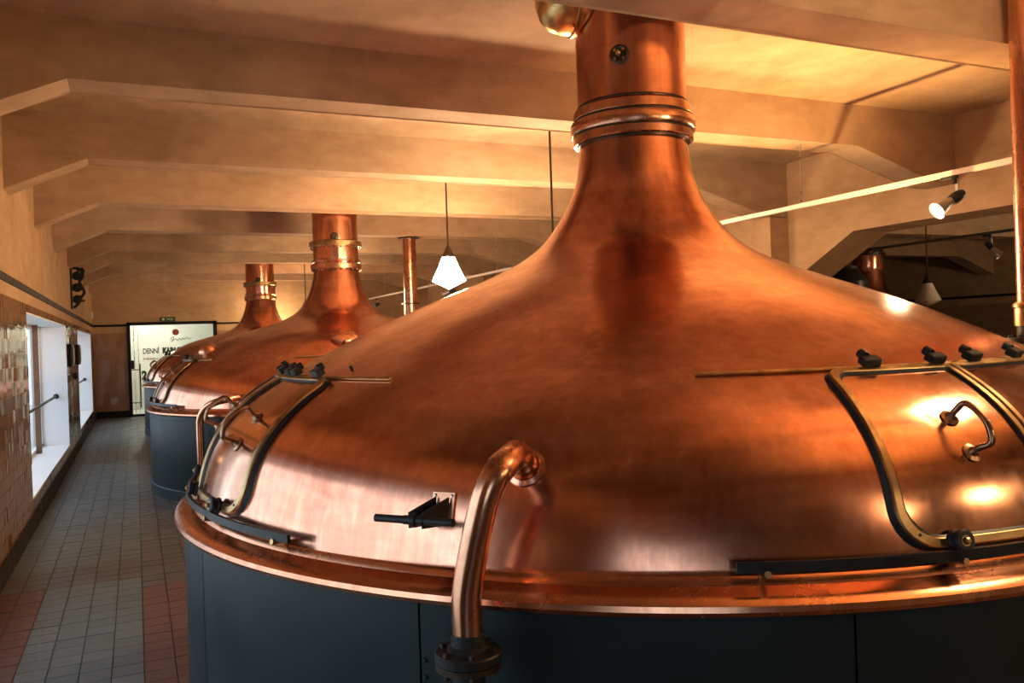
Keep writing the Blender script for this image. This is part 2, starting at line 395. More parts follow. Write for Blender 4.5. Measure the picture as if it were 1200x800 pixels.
# right wall: solid beyond the pillar, haunched openings on the near side
bm = NB(); TH = .5
prism(bm, [(7.32, -.1), (YF, -.1), (YF, ZC), (7.32, ZC)], XR, XR + TH, 'X')
prism(bm, [(.2, 2.05), (1.2, 2.52), (6.39, 2.52), (7.32, 2.05), (7.32, ZC), (.2, ZC)], XR, XR + TH, 'X')
prism(bm, [(-.6, -.1), (.2, -.1), (.2, ZC), (-.6, ZC)], XR, XR + TH, 'X')
prism(bm, [(YN, -.1), (-6.9, -.1), (-6.9, 2.05), (-6.0, 2.52), (-1.5, 2.52), (-.6, 2.05), (-.6, ZC), (YN, ZC)], XR, XR + TH, 'X')
wr = obj('wall_right', bm, PLASTER, smooth=False); tag(wr, kind='structure')
for y in BEAMS:
    if y < 5.3: continue
    bm = NB(); box(bm, (6.5, y, -.05 if y > 6 else 2.52), (XR + .01, y + .3, 2.80)); obj('pillar', bm, PLASTER, wr, False)

# ---------------------------------------------------------------- far door with its printed glass
D_ = empty('door_1', ((DX0 + DX1) / 2, YF, 0)); tag(D_, kind='structure'); hw = (DX1 - DX0) / 2
bm = NB()
box(bm, (-hw - .03, -.05, -.005), (-hw + .04, .08, DZ1 + .04)); box(bm, (hw - .05, -.05, -.005), (hw + .03, .08, DZ1 + .04)); box(bm, (-hw - .03, -.05, DZ1 - .03), (hw + .03, .08, DZ1 + .04))
box(bm, (-hw, -.03, 0), (hw, .05, .05))
obj('door_frame', bm, TRIM, D_, False)
bm = NB(); box(bm, (-hw + .10, -.02, .05), (-hw + .115, .03, DZ1 - .03)); box(bm, (-hw + .19, -.02, .05), (-hw + .20, .02, DZ1 - .03)); obj('door_stile', bm, STEEL, D_, False)
bm = NB(); box(bm, (-hw + .04, 0, .05), (hw - .05, .012, DZ1 - .03)); obj('door_glass', bm, DOORGLASS, D_, False)
bm = NB(); tube(bm, [(-hw + .22, -.09, .2), (-hw + .22, -.09, 1.22)], .014, 10)
for z in (.32, 1.08): tube(bm, [(-hw + .22, -.09, z), (-hw + .04, -.05, z)], .01, 8)
obj('door_handle', bm, BLACK, D_)
bm = NB(); box(bm, (-hw + .02, -.08, 1.1), (-hw + .10, -.05, 1.3)); obj('door_lock', bm, BLACK, D_, False)
def text(s, x, z, size, mat, xs=1.0, bold=0.0, y=-.006):
    cu = bpy.data.curves.new('txt', 'FONT'); cu.body = s; cu.size = size; cu.extrude = .002; cu.offset = bold
    to = bpy.data.objects.new('txt', cu); col.objects.link(to)
    dg = bpy.context.evaluated_depsgraph_get(); me = bpy.data.meshes.new_from_object(to.evaluated_get(dg)); bpy.data.objects.remove(to)
    me.materials.clear(); me.materials.append(mat)
    o = bpy.data.objects.new('lettering', me); col.objects.link(o); o.parent = D_
    o.location = (x, y, z); o.rotation_euler = (PI / 2, 0, 0); o.scale = (xs, 1, 1); return o
text('DENN\u00cd', -.665, 1.445, .175, INK, .66, .004)
text('KAPACITA', -.235, 1.445, .175, INK, .70, .016)
bm = NB()
for k in range(9): box(bm, (-.66 + .07 * k, -.006, 1.30), (-.612 + .07 * k, -.004, 1.335 + .01 * (k % 2)))
obj('faded_lettering', bm, INK2, D_, False)
text('2', -.70, .86, .255, INK, .85, .016)
bm = NB(); lathe(bm, [(0, 0), (.075, 0), (.075, .004), (0, .004)], 28, frame_M((.06, -.008, 1.93), (0, -1, 0))); obj('seal', bm, RED, D_)
bm = NB(); tube(bm, spline([(-.06, -.008, 1.74), (-.03, -.008, 1.80), (.02, -.008, 1.82), (.0, -.008, 1.76), (-.04, -.008, 1.70), (-.02, -.008, 1.72), (.06, -.008, 1.77), (.10, -.008, 1.73), (.14, -.008, 1.78), (.18, -.008, 1.74), (.22, -.008, 1.79), (.25, -.008, 1.75), (.3, -.008, 1.80), (.34, -.008, 1.76), (.4, -.008, 1.77)], 5), .007, 6); obj('script_flourish', bm, INK, D_)
# vestibule behind the glass
bm = NB(); y1 = YF + .31; y2 = YF + 2.3
for a, b_ in (((-.6, y2, -.1), (2.3, y2 + .1, 2.7)), ((-.7, y1, -.1), (-.6, y2, 2.7)), ((2.3, y1, -.1), (2.4, y2, 2.7)), ((-.7, y1, 2.6), (2.4, y2, 2.7)), ((-.7, y1, -.12), (2.4, y2, 0))): box(bm, a, b_)
tag(obj('wall_vestibule', bm, PALEWALL, smooth=False), kind='structure')
V = empty('vestibule_lamp', (.35, YF + 1.3, 2.52)); tag(V, 'bright ceiling lamp seen through the glass door at the far end', 'lamp')
bm = NB(); box(bm, (-.35, -.12, 0), (.35, .12, .06)); obj('housing', bm, WHITE, V, False)
bm = NB(); box(bm, (-.32, -.1, -.02), (.32, .1, 0)); obj('diffuser', bm, emis('vestibule_glow', (1.0, .95, .84), 12.0), V, False)
la = bpy.data.lights.new('vestibule_light', 'POINT'); la.energy = LAMP['vestibule'] * 2; la.color = (1.0, .95, .84); la.shadow_soft_size = .1
lo = bpy.data.objects.new('vestibule_light', la); col.objects.link(lo); lo.parent = V; lo.location = (0, 0, -.18)
# exit sign above the door
E_ = empty('exit_sign', (.72, YF - .03, 2.235)); tag(E_, 'small green exit sign above the far glass door', 'sign')
bm = NB(); bevbox(bm, (-.17, -.02, -.05), (.17, .028, .055), .006); obj('sign_body', bm, BLACK, E_)
bm = NB(); box(bm, (-.155, -.024, -.04), (.155, -.019, .045)); obj('sign_face', bm, EXITGREEN, E_, False)
bm = NB(); box(bm, (-.12, -.028, -.02), (-.07, -.023, .028)); box(bm, (.0, -.028, -.005), (.08, -.023, .008)); box(bm, (.08, -.028, -.02), (.1, -.023, .022)); tube(bm, [(-.02, -.026, .02), (-.02, -.026, .035)], .01, 8); tag(obj('pictogram', bm, OPAL, E_, False), kind='stuff')
# pieces on the pier between the two windows
for k, (yy, t_) in enumerate(((13.45, 'left'), (15.05, 'right'))):
    P_ = empty('wall_plaque', (XL + .01, yy, 1.5)); tag(P_, 'black upright wall plaque on the pier between the windows, the %s one' % ('nearer' if k == 0 else 'farther'), 'plaque', 'pair of plaques between the windows')
    bm = NB(); bevbox(bm, (0, -.2, -.16), (.05, .2, .16), .012); obj('frame', bm, BLACK, P_)
    bm = NB(); bevbox(bm, (.05, -.15, -.12), (.058, .15, .12), .003); obj('face', bm, DARKBRONZE, P_)
bm = NB(); lathe(bm, [(0, .0), (.05, 0), (.055, .02), (.035, .05), (0, .055)], 20, frame_M((XL + .008, 14.4, 1.18), (1, 0, 0))); tag(obj('round_switch', bm, BLACK), 'small round black switch below the two plaques', 'switch')
S_ = empty('wrought_iron_ornament', (XL, 14.45, 2.2)); tag(S_, 'black wrought iron ornament mounted high on the left wall above the dark rail', 'ornament')
bm = NB(); box(bm, (0, -.16, .0), (.02, .16, .66)); obj('back_plate', bm, BLACK, S_, False)
bm = NB()
tube(bm, spline([(.02, 0, .64), (.14, 0, .60), (.17, 0, .5), (.12, 0, .42), (.15, 0, .34), (.18, 0, .25), (.12, 0, .16), (.09, 0, .08), (.03, 0, .02)], 6), [.022] * 49, 8)
tube(bm, spline([(.02, 0, .5), (.09, 0, .48), (.13, .03, .44)], 5), .018, 8); tube(bm, spline([(.02, 0, .3), (.1, 0, .31), (.16, -.02, .3)], 5), .02, 8); tube(bm, spline([(.02, 0, .13), (.1, 0, .12), (.19, 0, .13)], 5), .012, 8)
tube(bm, spline([(.1, 0, .58), (.16, .05, .63), (.19, .02, .57)], 5), .014, 8)
for z in (.12, .3, .48): lathe(bm, [(0, -.02), (.06, -.02), (.07, 0), (.06, .02), (0, .02)], 10, frame_M((.085, 0, z + .03), (0, 1, .0)))
obj('scrollwork', bm, BLACK, S_)
bm = NB(); bevbox(bm, (XL + .0, 20.9, 2.28), (XL + .03, 20.98, 2.42), .004); tag(obj('wall_sensor', bm, WHITE), 'small pale box on the left wall above the rail near the far corner', 'sensor')

# ================================================================ KETTLES
ZK = [.95, 1.05, 1.2, 1.35, 1.5, 1.62, 1.74, 1.85, 1.95, 2.08, 2.25, 2.5]
RK1 = [2.059, 2.036, 1.974, 1.817, 1.520, 1.272, .979, .693, .513, .397, .303, .258]
RK2 = [2.072, 2.050, 1.973, 1.815, 1.585, 1.375, .960, .600, .455, .365, .299, .255]
class Prof:
    def __init__(s, rk):
        n = len(ZK); s.rk = rk; s.m = []
        for i in range(n):
            if i == 0: s.m.append((rk[1] - rk[0]) / (ZK[1] - ZK[0]))
            elif i == n - 1: s.m.append((rk[-1] - rk[-2]) / (ZK[-1] - ZK[-2]))
            else:
                h0, h1 = ZK[i] - ZK[i - 1], ZK[i + 1] - ZK[i]; d0 = (rk[i] - rk[i - 1]) / h0; d1 = (rk[i + 1] - rk[i]) / h1
                s.m.append((h1 * d0 + h0 * d1) / (h0 + h1))
        # smoothed table, arc length
        zz = [ZK[0] + (ZK[-1] - ZK[0]) * k / 240 for k in range(241)]
        rr = [s._r(z) for z in zz]
        for _ in range(60): rr = [rr[0]] + [(rr[i - 1] + 2 * rr[i] + rr[i + 1]) / 4 for i in range(1, 240)] + [rr[-1]]
        s.zz, s.rr = zz, rr; s.s = [0.0]
        for i in range(1, 241): s.s.append(s.s[-1] + math.hypot(zz[i] - zz[i - 1], rr[i] - rr[i - 1]))
    def _r(s, z):
        i = 0
        while i < len(ZK) - 2 and z > ZK[i + 1]: i += 1
        h = ZK[i + 1] - ZK[i]; t = (z - ZK[i]) / h
        return (2*t**3-3*t**2+1)*s.rk[i] + (t**3-2*t**2+t)*h*s.m[i] + (-2*t**3+3*t**2)*s.rk[i+1] + (t**3-t**2)*h*s.m[i+1]
    def at_s(s, sv):
        import bisect
        if sv <= 0: i = 0
        else: i = min(239, bisect.bisect_right(s.s, sv) - 1)
        t = (sv - s.s[i]) / (s.s[i + 1] - s.s[i]); r = s.rr[i] + (s.rr[i + 1] - s.rr[i]) * t; z = s.zz[i] + (s.zz[i + 1] - s.zz[i]) * t
        a, b = max(0, i - 2), min(240, i + 3); dr, dz = s.rr[b] - s.rr[a], s.zz[b] - s.zz[a]; L = math.hypot(dr, dz)
        return r, z, dz / L, -dr / L
    def s_of_z(s, z):
        t = (z - ZK[0]) / (ZK[-1] - ZK[0]) * 240; i = max(0, min(239, int(t))); return s.s[i] + (s.s[i + 1] - s.s[i]) * (t - i)
    def P(s, phi, sv, off=0.0):
        r, z, nr, nz = s.at_s(sv); return Vector(((r + off * nr) * math.cos(phi), (r + off * nr) * math.sin(phi), z + off * nz))
    def N(s, phi, sv):
        r, z, nr, nz = s.at_s(sv); return Vector((nr * math.cos(phi), nr * math.sin(phi), nz))
rad = math.radians
def round_rect(x0, x1, y0, y1, rads, n=6):
    """outline counter-clockwise; rads for corners (x1y0, x1y1, x0y1, x0y0)"""
    out = []
    for (cx, cy, a), r in zip(((x1, y0, -90), (x1, y1, 0), (x0, y1, 90), (x0, y0, 180)), rads):
        ox = cx - r if cx == x1 else cx + r; oy = cy - r if cy == y1 else cy + r
        for k in range(n + 1):
            t = rad(a + 90 * k / n); out.append((ox + r * math.cos(t), oy + r * math.sin(t)))
    # densify straight edges
    dn = []
    for i in range(len(out)):
        a, b = out[i], out[(i + 1) % len(out)]; L = math.hypot(b[0] - a[0], b[1] - a[1]); m_ = max(1, int(L / .035))
        for k in range(m_): dn.append((a[0] + (b[0] - a[0]) * k / m_, a[1] + (b[1] - a[1]) * k / m_))
    return dn
RM = 1.95   # metres per radian used for the hatch outlines
def hatch(kt, pf, cphi, u0, u1, hand, wheels, far=False):
    """one sliding hatch; u is distance along the kettle from the pair's centre line"""
    s0, s1 = pf.s_of_z(.975), pf.s_of_z(1.408)
    left = u0 < -.1
    big, sm = .10, .055
    def cor(g):
        o = max(.012, big - g); p = max(.01, sm - g)
        return (.012, .012, p, o) if left else (o, p, .012, .012)
    O1 = round_rect(u0, u1, s0, s1, cor(0)); W = .025
    def P(u, s, off): return pf.P(cphi + u / RM, s, off)
    def loop(bm, pts, off): return [bm.verts.new(P(u, s, off)) for u, s in pts]
    cx, cy = (u0 + u1) / 2, (s0 + s1) / 2; hx, hy = (u1 - u0) / 2, (s1 - s0) / 2
    def shrink(pts, w): return [(cx + (u - cx) * (1 - w / hx), cy + (s - cy) * (1 - w / hy)) for u, s in pts]
    O2 = shrink(O1, W)
    H_ = NB()
    rings = [loop(H_, shrink(O1, W * 1.02), .012)]
    for f in (.8, .6, .4, .2): rings.append(loop(H_, [(cx + (u - cx) * f, cy + (s - cy) * f) for u, s in O2], .012))
    c = H_.verts.new(P(cx, cy, .012)); n = len(O1)
    for A, B in zip(rings[:-1], rings[1:]):
        for i in range(n): H_.faces.new((A[i], A[(i + 1) % n], B[(i + 1) % n], B[i]))
    for i in range(n): H_.faces.new((rings[-1][i], rings[-1][(i + 1) % n], c))
    door = obj('hatch_door', H_, COPPER_DOOR, kt)
    # brass frame
    H_ = NB()
    L = [loop(H_, O1, .004), loop(H_, O1, .019), loop(H_, shrink(O1, .004), .023), loop(H_, shrink(O1, W - .004), .023), loop(H_, O2, .018), loop(H_, O2, .008)]
    for A, B in zip(L[:-1], L[1:]):
        for i in range(n): H_.faces.new((A[i], A[(i + 1) % n], B[(i + 1) % n], B[i]))
    obj('hatch_frame', H_, BRASS_OLD, door)
    # dark rubber seal just outside and inside the frame
    H_ = NB()
    def ringstrip(a, b, o1, o2):
        A, B = loop(H_, a, o1), loop(H_, b, o2)
        for i in range(n): H_.faces.new((A[i], A[(i + 1) % n], B[(i + 1) % n], B[i]))
    ringstrip(shrink(O1, -.009), shrink(O1, .0), .001, .006); ringstrip(shrink(O1, -.009), shrink(O1, .0), .001, .012); ringstrip(shrink(O2, -.001), shrink(O2, .006), .0205, .0135)
    obj('hatch_seal', H_, BLACK, door)
    if far: return door
    # handle: two feet and a bent bar
    u, dz = hand; sa, sb = pf.s_of_z(1.190), pf.s_of_z(1.275)
    H_ = NB(); k1, k2, out = P(u, sa, .012), P(u, sb, .012), .078
    n1, n2 = pf.N(cphi + u / RM, sa), pf.N(cphi + u / RM, sb)
    ex = (k2 - k1) * .22
    tn = Vector((-math.sin(cphi), math.cos(cphi), 0)) * .012
    tube(H_, spline([k2, k2 + n2 * .03, k2 + n2 * out * .85 - ex * .2 + tn, (k1 + k2) / 2 + n1 * out * 1.12 + tn, k1 + n1 * out * .85 + tn, k1 + n1 * .03, k1], 8), .009, 12)
    hd = obj('handle', H_, HANDLE, door)
    for k_, nn in ((k1, n1), (k2, n2)):
        H_ = NB(); lathe(H_, [(0, 0), (.026, 0), (.026, .004), (.016, .008), (.010, .020), (0, .020)], 20, frame_M(k_, nn)); obj('handle_foot', H_, HANDLE, hd)
    # rollers riding on the top rail
    for wu in wheels[0]:
        H_ = NB(); s_ = pf.s_of_z(1.412); M_ = frame_M(P(wu, s_, .022), pf.N(cphi + wu / RM, s_))
        bevbox(H_, (-.030, -.017, 0), (.030, .017, .026), .003, M_); bevbox(H_, (-.022, .010, .012), (.0, .028, .034), .003, M_)
        lathe(H_, [(0, -.012), (.015, -.012), (.015, .012), (0, .012)], 16, M_ @ Matrix.Translation((-.012, .022, .022)) @ Matrix.Rotation(PI / 2, 4, 'X'))
        obj('top_roller', H_, BLACK, door)
    for wu in wheels[1]:
        H_ = NB(); s_ = pf.s_of_z(.988); nn = pf.N(cphi + wu / RM, s_); M_ = frame_M(P(wu, s_, .018), nn)
        lathe(H_, [(0, 0), (.020, 0), (.029, .004), (.029, .012), (.024, .016), (.024, .022), (.029, .026), (.029, .036), (.024, .040), (.012, .040), (.012, .034), (0, .034)], 28, M_)
        rl = obj('bottom_roller', H_, BLACK, door)
        H_ = NB(); lathe(H_, [(0, .034), (.009, .034), (.009, .046), (.005, .050), (0, .050)], 6, M_); lathe(H_, [(.010, .036), (.014, .036), (.014, .041), (.010, .041)], 20, M_, cap=False); obj('axle_nut', H_, BRASS_OLD, rl)
    # small rivets on the frame
    for (ru, rs) in ((u0 + .05 if left else u1 - .05, s0 + .035),):
        H_ = NB(); lathe(H_, [(0, 0), (.005, 0), (.004, .003), (0, .004)], 8, frame_M(P(ru, rs, .022), pf.N(cphi + ru / RM, rs))); obj('rivet', H_, BLACK, door)
    return door
def rail(kt, pf, cphi, z, half, off, rw, rt, mat, name, posts=()):
    s_ = pf.s_of_z(z); H_ = NB(); prev = None; n = 60
    for k in range(n + 1):
        a = cphi - half + 2 * half * k / n; o = pf.P(a, s_, off); nn = Vector((math.cos(a), math.sin(a), 0)) if off > .02 else pf.N(a, s_); up = Vector((0, 0, 1)) if off > .02 else nn.cross(Vector((-math.sin(a), math.cos(a), 0)))
        q = [H_.verts.new(o + up * y + nn * x) for x, y in ((0, -rw / 2), (rt, -rw / 2), (rt, rw / 2), (0, rw / 2))]
        if prev:
            for i in range(4): H_.faces.new((prev[i], prev[(i + 1) % 4], q[(i + 1) % 4], q[i]))
        else: H_.faces.new(q)
        prev = q
    H_.faces.new(prev[::-1]); r_ = obj(name, H_, mat, kt)
    for a in posts:
        H_ = NB(); aa = cphi + a; p0 = pf.P(aa, s_, 0); p1 = pf.P(aa, s_, off + rt + .006)
        d = Vector((0, 0, -rw * .75)); tube(H_, [p0 + d, p1 + d], .009, 10); tube(H_, [p1 + d - (p1 - p0).normalized() * .014, p1 + d + Vector((0, 0, rw * .6)) - (p1 - p0).normalized() * .014], .008, 8)
        obj('rail_post', H_, BRASS_OLD, r_)
    return r_
def kettle(loc, rk, label, near=True, ztop=ZC, variant='front'):
    pf = Prof(rk); kt = empty('brewing_kettle', (loc[0], loc[1], 0)); tag(kt, label, 'kettle', 'copper brewing kettles')
    seg = 192 if near else 96
    # dome
    zs = [i for i in range(0, 241, 3 if near else 5)]
    bm = NB(); lathe(bm, [(pf.rr[0] + .012, .925), (pf.rr[0] + .003, .935)] + [(pf.rr[i], pf.zz[i]) for i in zs], seg, cap=False); obj('dome', bm, COPPER, kt)
    # flange around the shoulder
    bm = NB(); lathe(bm, [(2.03, .900), (2.065, .932), (2.072, .937), (2.080, .930), (2.088, .916), (2.125, .905), (2.145, .898), (2.157, .888), (2.160, .874), (2.154, .862), (2.140, .858), (2.128, .862), (2.125, .87)], seg, cap=False); obj('flange', bm, COPPER_TRIM, kt)
    # painted drum in curved sheets with open joints
    NP = 12; base = rad(-139.4)
    bm = NB(); lathe(bm, [(2.105, 0.0), (2.105, .87)], 96, cap=False); obj('drum_core', bm, BLACK, kt)
    for k in range(NP):
        a0 = base + 2 * PI * k / NP; g = .0016
        bm = NB(); lathe(bm, [(2.107, .10), (2.121, .102), (2.124, .107), (2.124, .862), (2.107, .868)], 20, None, False, a0 + g, a0 + 2 * PI / NP - g); obj('drum_panel', bm, PAINT, kt)
    bm = NB(); lathe(bm, [(2.10, -.002), (2.135, -.002), (2.137, .10), (2.128, .108), (2.11, .108)], 128, cap=False); obj('drum_plinth', bm, PAINT, kt)
    if variant != 'front': bm = NB(); lathe(bm, [(2.120, .800), (2.129, .803), (2.129, .812), (2.120, .815)], 128, cap=False); obj('drum_band', bm, PAINT, kt)
    if near:
        for z in (.70, .655, .4, .2):
            bm = NB(); lathe(bm, [(0, 0), (.008, 0), (.006, .005), (0, .006)], 8, frame_M((2.124 * math.cos(base + .006), 2.124 * math.sin(base + .006), z), (math.cos(base), math.sin(base), 0))); obj('drum_bolt', bm, BLACK, kt)
    # chimney and collars
    rc = .267; r0 = pf.rr[-1]
    if variant == 'front':
        bm = NB(); lathe(bm, [(r0, 2.495), (.262, 2.52), (rc, 2.60), (rc, ztop)], 96, cap=False); ch = obj('chimney', bm, COPPER, kt)
        bm = NB(); lathe(bm, [(r0 - .005, 2.478), (r0 + .030, 2.478), (r0 + .036, 2.482), (r0 + .036, 2.515), (r0 + .028, 2.522)], 96, cap=False); obj('collar', bm, COPPER_PIPE, ch)
        bm = NB(); lathe(bm, [(.27, 2.524), (.302, 2.524), (.306, 2.530), (.306, 2.575), (.300, 2.584), (.27, 2.586)], 96, cap=False); obj('collar', bm, COPPER_PIPE, ch)
        bm = NB(); lathe(bm, [(.26, 2.594), (.290, 2.594), (.294, 2.600), (.288, 2.640), (.276, 2.652), (.26, 2.656)], 96, cap=False); obj('collar', bm, COPPER_PIPE, ch)
        bm = NB()
        for z, r in ((2.519, .296), (2.590, .296), (2.474, r0 + .02), (2.66, .272)): lathe(bm, [(r - .03, z - .004), (r, z - .004), (r, z + .004), (r - .03, z + .004)], 96, cap=False)
        obj('collar_gasket', bm, DARKBRONZE, ch)
        # round valve on the chimney
        a = math.atan2(-.1942, -.1836); p = Vector((rc * math.cos(a), rc * math.sin(a), 2.843)); M_ = frame_M(p, (math.cos(a), math.sin(a), 0))
        bm = NB(); lathe(bm, [(0, -.01), (.044, -.01), (.046, .008), (.036, .014), (.030, .010), (.020, .010), (.016, .020), (0, .020)], 28, M_); vv = obj('pressure_valve', bm, DARKBRONZE, ch)
        bm = NB(); lathe(bm, [(0, .02), (.011, .02), (.011, .04), (.006, .046), (0, .046)], 12, M_)
        for k in range(4): t = PI / 4 + k * PI / 2; lathe(bm, [(0, .010), (.006, .010), (.006, .018), (0, .018)], 6, M_ @ Matrix.Translation((.029 * math.cos(t), .029 * math.sin(t), 0)))
        obj('valve_nut', bm, BRASS, vv)
        # brass side duct under the ceiling on the far left of the chimney
        bm = NB(); d = Vector((-.97, .22, 0)).normalized(); c0 = Vector((0, .02, 3.20))
        prof_ = [(0.0, .165), (.20, .178), (.27, .182), (.33, .178), (.385, .160), (.425, .125), (.448, .075), (.455, 0)]
        lathe(bm, [(r, x) for x, r in prof_], 40, frame_M(c0, d), cap=False); obj('side_duct', bm, BRASS, ch)
        bm = NB(); lathe(bm, [(rc, 3.085), (rc + .012, 3.09), (rc + .012, 3.10), (rc, 3.105)], 64, cap=False); lathe(bm, [(.176, .268), (.190, .272), (.190, .286), (.178, .29)], 40, frame_M(c0, d), cap=False); obj('duct_seam', bm, BRASS_OLD, ch)
    else:
        bm = NB(); lathe(bm, [(r0, 2.49), (.262, 2.52), (rc, 2.56), (rc, ztop)], 64, cap=False); ch = obj('chimney', bm, COPPER, kt)
        for z0, z1, r, mt in () if variant == 'plain' else ((2.43, 2.50, .302, COPPER_PIPE), (2.515, 2.545, .288, COPPER_PIPE), (2.70, 2.765, .310, BRASS_OLD)):
            bm = NB(); lathe(bm, [(.25, z0), (r - .006, z0), (r, z0 + .008), (r, z1 - .008), (r - .008, z1), (.25, z1)], 64, cap=False); obj('collar', bm, mt, ch)
        bm = NB()
        for k in range(0 if variant == 'plain' else 24):
            t = 2 * PI * k / 24
            for z, r in ((2.69, .292), (2.425, .285)): lathe(bm, [(0, -.012), (.009, -.012), (.009, .006), (0, .006)], 6, Matrix.Translation((r * math.cos(t), r * math.sin(t), z)))
        tag(obj('collar_bolts', bm, DARKBRONZE, ch), kind='stuff')
        bm = NB(); a = rad(-105); lathe(bm, [(0, -.01), (.05, -.01), (.05, .01), (.03, .016), (.03, .03), (0, .03)], 20, frame_M((rc * math.cos(a), rc * math.sin(a), 2.80), (math.cos(a), math.sin(a), 0))); obj('pressure_valve', bm, DARKBRONZE, ch)
    # vertical seam up the neck
    if variant == 'mid': a = rad(-100); H_ = NB(); tube(H_, [pf.P(a, pf.s_of_z(z), .0) for z in [1.78 + .06 * k for k in range(12)]], .003, 6); obj('neck_seam', H_, COPPER_TRIM, kt)
    # sliding hatch pairs: one toward the windows, one toward the viewer
    for cphi, side in ((rad(180), 'w'), (rad(-90), 'v')):
        w_ = .53
        uw = ((-.325, -.05), (.14, .43)) if side == 'v' else ((-.42, -.09), (.14, .43))
        if side == 'w':
            # on the window side the door nearest the viewer lies on the +phi side
            hatch(kt, pf, cphi, -w_, -.004, (-.37, 0), ((-.42, -.09), (-.45,)))
            hatch(kt, pf, cphi, .004, w_ + .05, (.37, 0), ((.12, .22, .47), (.40, .0)))
        else:
            hatch(kt, pf, cphi, -w_ + .02, -.004, (-.232, 0), ((-.333, -.052), (-.365,)))
            hatch(kt, pf, cphi, .004, w_, (.232, 0), ((.14, .432), (.40,)))
        rail(kt, pf, cphi, 1.419, rad(27.5), .003, .015, .005, BRASS_OLD, 'top_rail')
        rail(kt, pf, cphi, .958, rad(27), .045, .026, .012, BLACK, 'bottom_rail', [rad(q) for q in (-25, -11, 0, 11, 25)])
    if variant == 'front':
        # black bracket with a horizontal spindle
        a = rad(-138.6); s_ = pf.s_of_z(1.085); p = pf.P(a, s_, 0); nn = pf.N(a, s_); M_ = frame_M(p, nn)
        bm = NB(); bevbox(bm, (-.036, -.045, 0), (.036, .045, .006), .002, M_); br = obj('bracket_plate', bm, COPPER_PIPE, kt)
        for x, y in ((-.026, .034), (.026, .034), (-.026, -.034), (.026, -.034)):
            bm = NB(); lathe(bm, [(0, .006), (.005, .006), (.004, .009), (0, .010)], 8, M_ @ Matrix.Translation((x, y, 0)))
            obj('rivet', bm, STEEL, br)
        tx = Vector((-math.sin(a), math.cos(a), 0))   # tangent, +phi is to the right in the photo? (-tx is left)
        c1 = p + nn * .105 + Vector((0, 0, -.045)) - tx * .03
        bm = NB()
        q = [p + nn * .006 + Vector((0, 0, .03)) + tx * .0, p + nn * .006 + Vector((0, 0, -.045)), c1 + Vector((0, 0, -.022)), c1 + Vector((0, 0, .02))]
        for sgn in (-.02, .02):
            A = [bm.verts.new(v + tx * sgn + tx * .002) for v in q]; B = [bm.verts.new(v + tx * sgn - tx * .002) for v in q]
            bm.faces.new(A); bm.faces.new(B[::-1])
            for i in range(4): bm.faces.new((A[i], A[(i + 1) % 4], B[(i + 1) % 4], B[i]))
        obj('bracket_gusset', bm, BLACK, br, False)
        bm = NB(); e1, e2 = c1 - tx * .125, c1 + tx * .115
        tube(bm, [e1, e2], .0108, 16); tube(bm, [c1 - tx * .035, c1 - tx * .0], .0125, 16); tube(bm, [c1 - tx * .008, c1 + tx * .004], .019, 20); tube(bm, [c1 + tx * .004, c1 + tx * .026], .0135, 16); obj('spindle', bm, BLACK, br)
    elif near:
        a = rad(-165.3); s_ = pf.s_of_z(1.505)
        bm = NB(); lathe(bm, [(.098, 0), (.095, .02), (.082, .05), (.06, .072), (.03, .084), (0, .088)], 32, frame_M(pf.P(a, s_, -.004), pf.N(a, s_)), cap=False); obj('inspection_knob', bm, COPPER_PIPE, kt)
        a = rad(-100.4); s_ = pf.s_of_z(1.60)
        bm = NB(); lathe(bm, [(.14, -.01), (.145, .02), (.138, .035), (.10, .045), (.05, .05), (0, .052)], 40, frame_M(pf.P(a, s_, 0), pf.N(a, s_)), cap=False); obj('inspection_knob', bm, COPPER_PIPE, kt)
    # small peg on the shoulder
    a = rad(-163.4); s_ = pf.s_of_z(1.452); bm = NB(); tube(bm, [pf.P(a, s_, 0), pf.P(a, s_, .012)], .006, 8); obj('peg', bm, BLACK, kt)
    # outlet pipe
    a = rad(-132.1); s_ = pf.s_of_z(1.195); p = pf.P(a, s_, 0); nn = pf.N(a, s_)
    mid = variant != 'front'
    v0 = Vector((.7105 - 2.2786, 1.896 - 3.5232, 0)); tr = .037
    ctr = Vector((2.2786, 3.5232, 0)); pts = spline([p - nn * .01, p + nn * .045, p + nn * .095 + Vector((0, 0, -.004)), Vector((.845, 1.915, 1.243)) - ctr, Vector((.792, 1.862, 1.228)) - ctr, Vector((.760, 1.858, 1.180)) - ctr, Vector((.741, 1.868, 1.11)) - ctr, Vector((.724, 1.884, 1.02)) - ctr, v0 + Vector((0, 0, .92)), v0 + Vector((0, 0, .80))], 6)
    fz = 0.0
    if mid:
        fz = -.52; v0 = Vector((-1.704, -1.484, 0)); q2 = Vector((2.2491, 10.0962, 0)); a = rad(-130); s_ = pf.s_of_z(1.03); p = pf.P(a, s_, 0); nn = pf.N(a, s_); tr = .034
        pts = spline([p - nn * .01, p + nn * .08, Vector((.775, 8.385, 1.045)) - q2, Vector((.680, 8.46, 1.02)) - q2, Vector((.600, 8.54, .965)) - q2, Vector((.552, 8.60, .87)) - q2, v0 + Vector((0, 0, .75)), v0 + Vector((0, 0, .5)), v0 + Vector((0, 0, .28))], 6)
    bm = NB(); tube(bm, pts, [tr * (1.0 + .0 * i) for i in range(len(pts))], 24); pp = obj('outlet_pipe', bm, COPPER_PIPE, kt)
    bm = NB(); lathe(bm, [(tr, .006), (tr + .006, .010), (tr + .018, .004), (tr + .020, -.006)], 32, frame_M(p, nn), cap=False); obj('pipe_socket', bm, COPPER_PIPE, pp)
    bm = NB(); F0 = Matrix.Translation(v0 + Vector((0, 0, fz)))
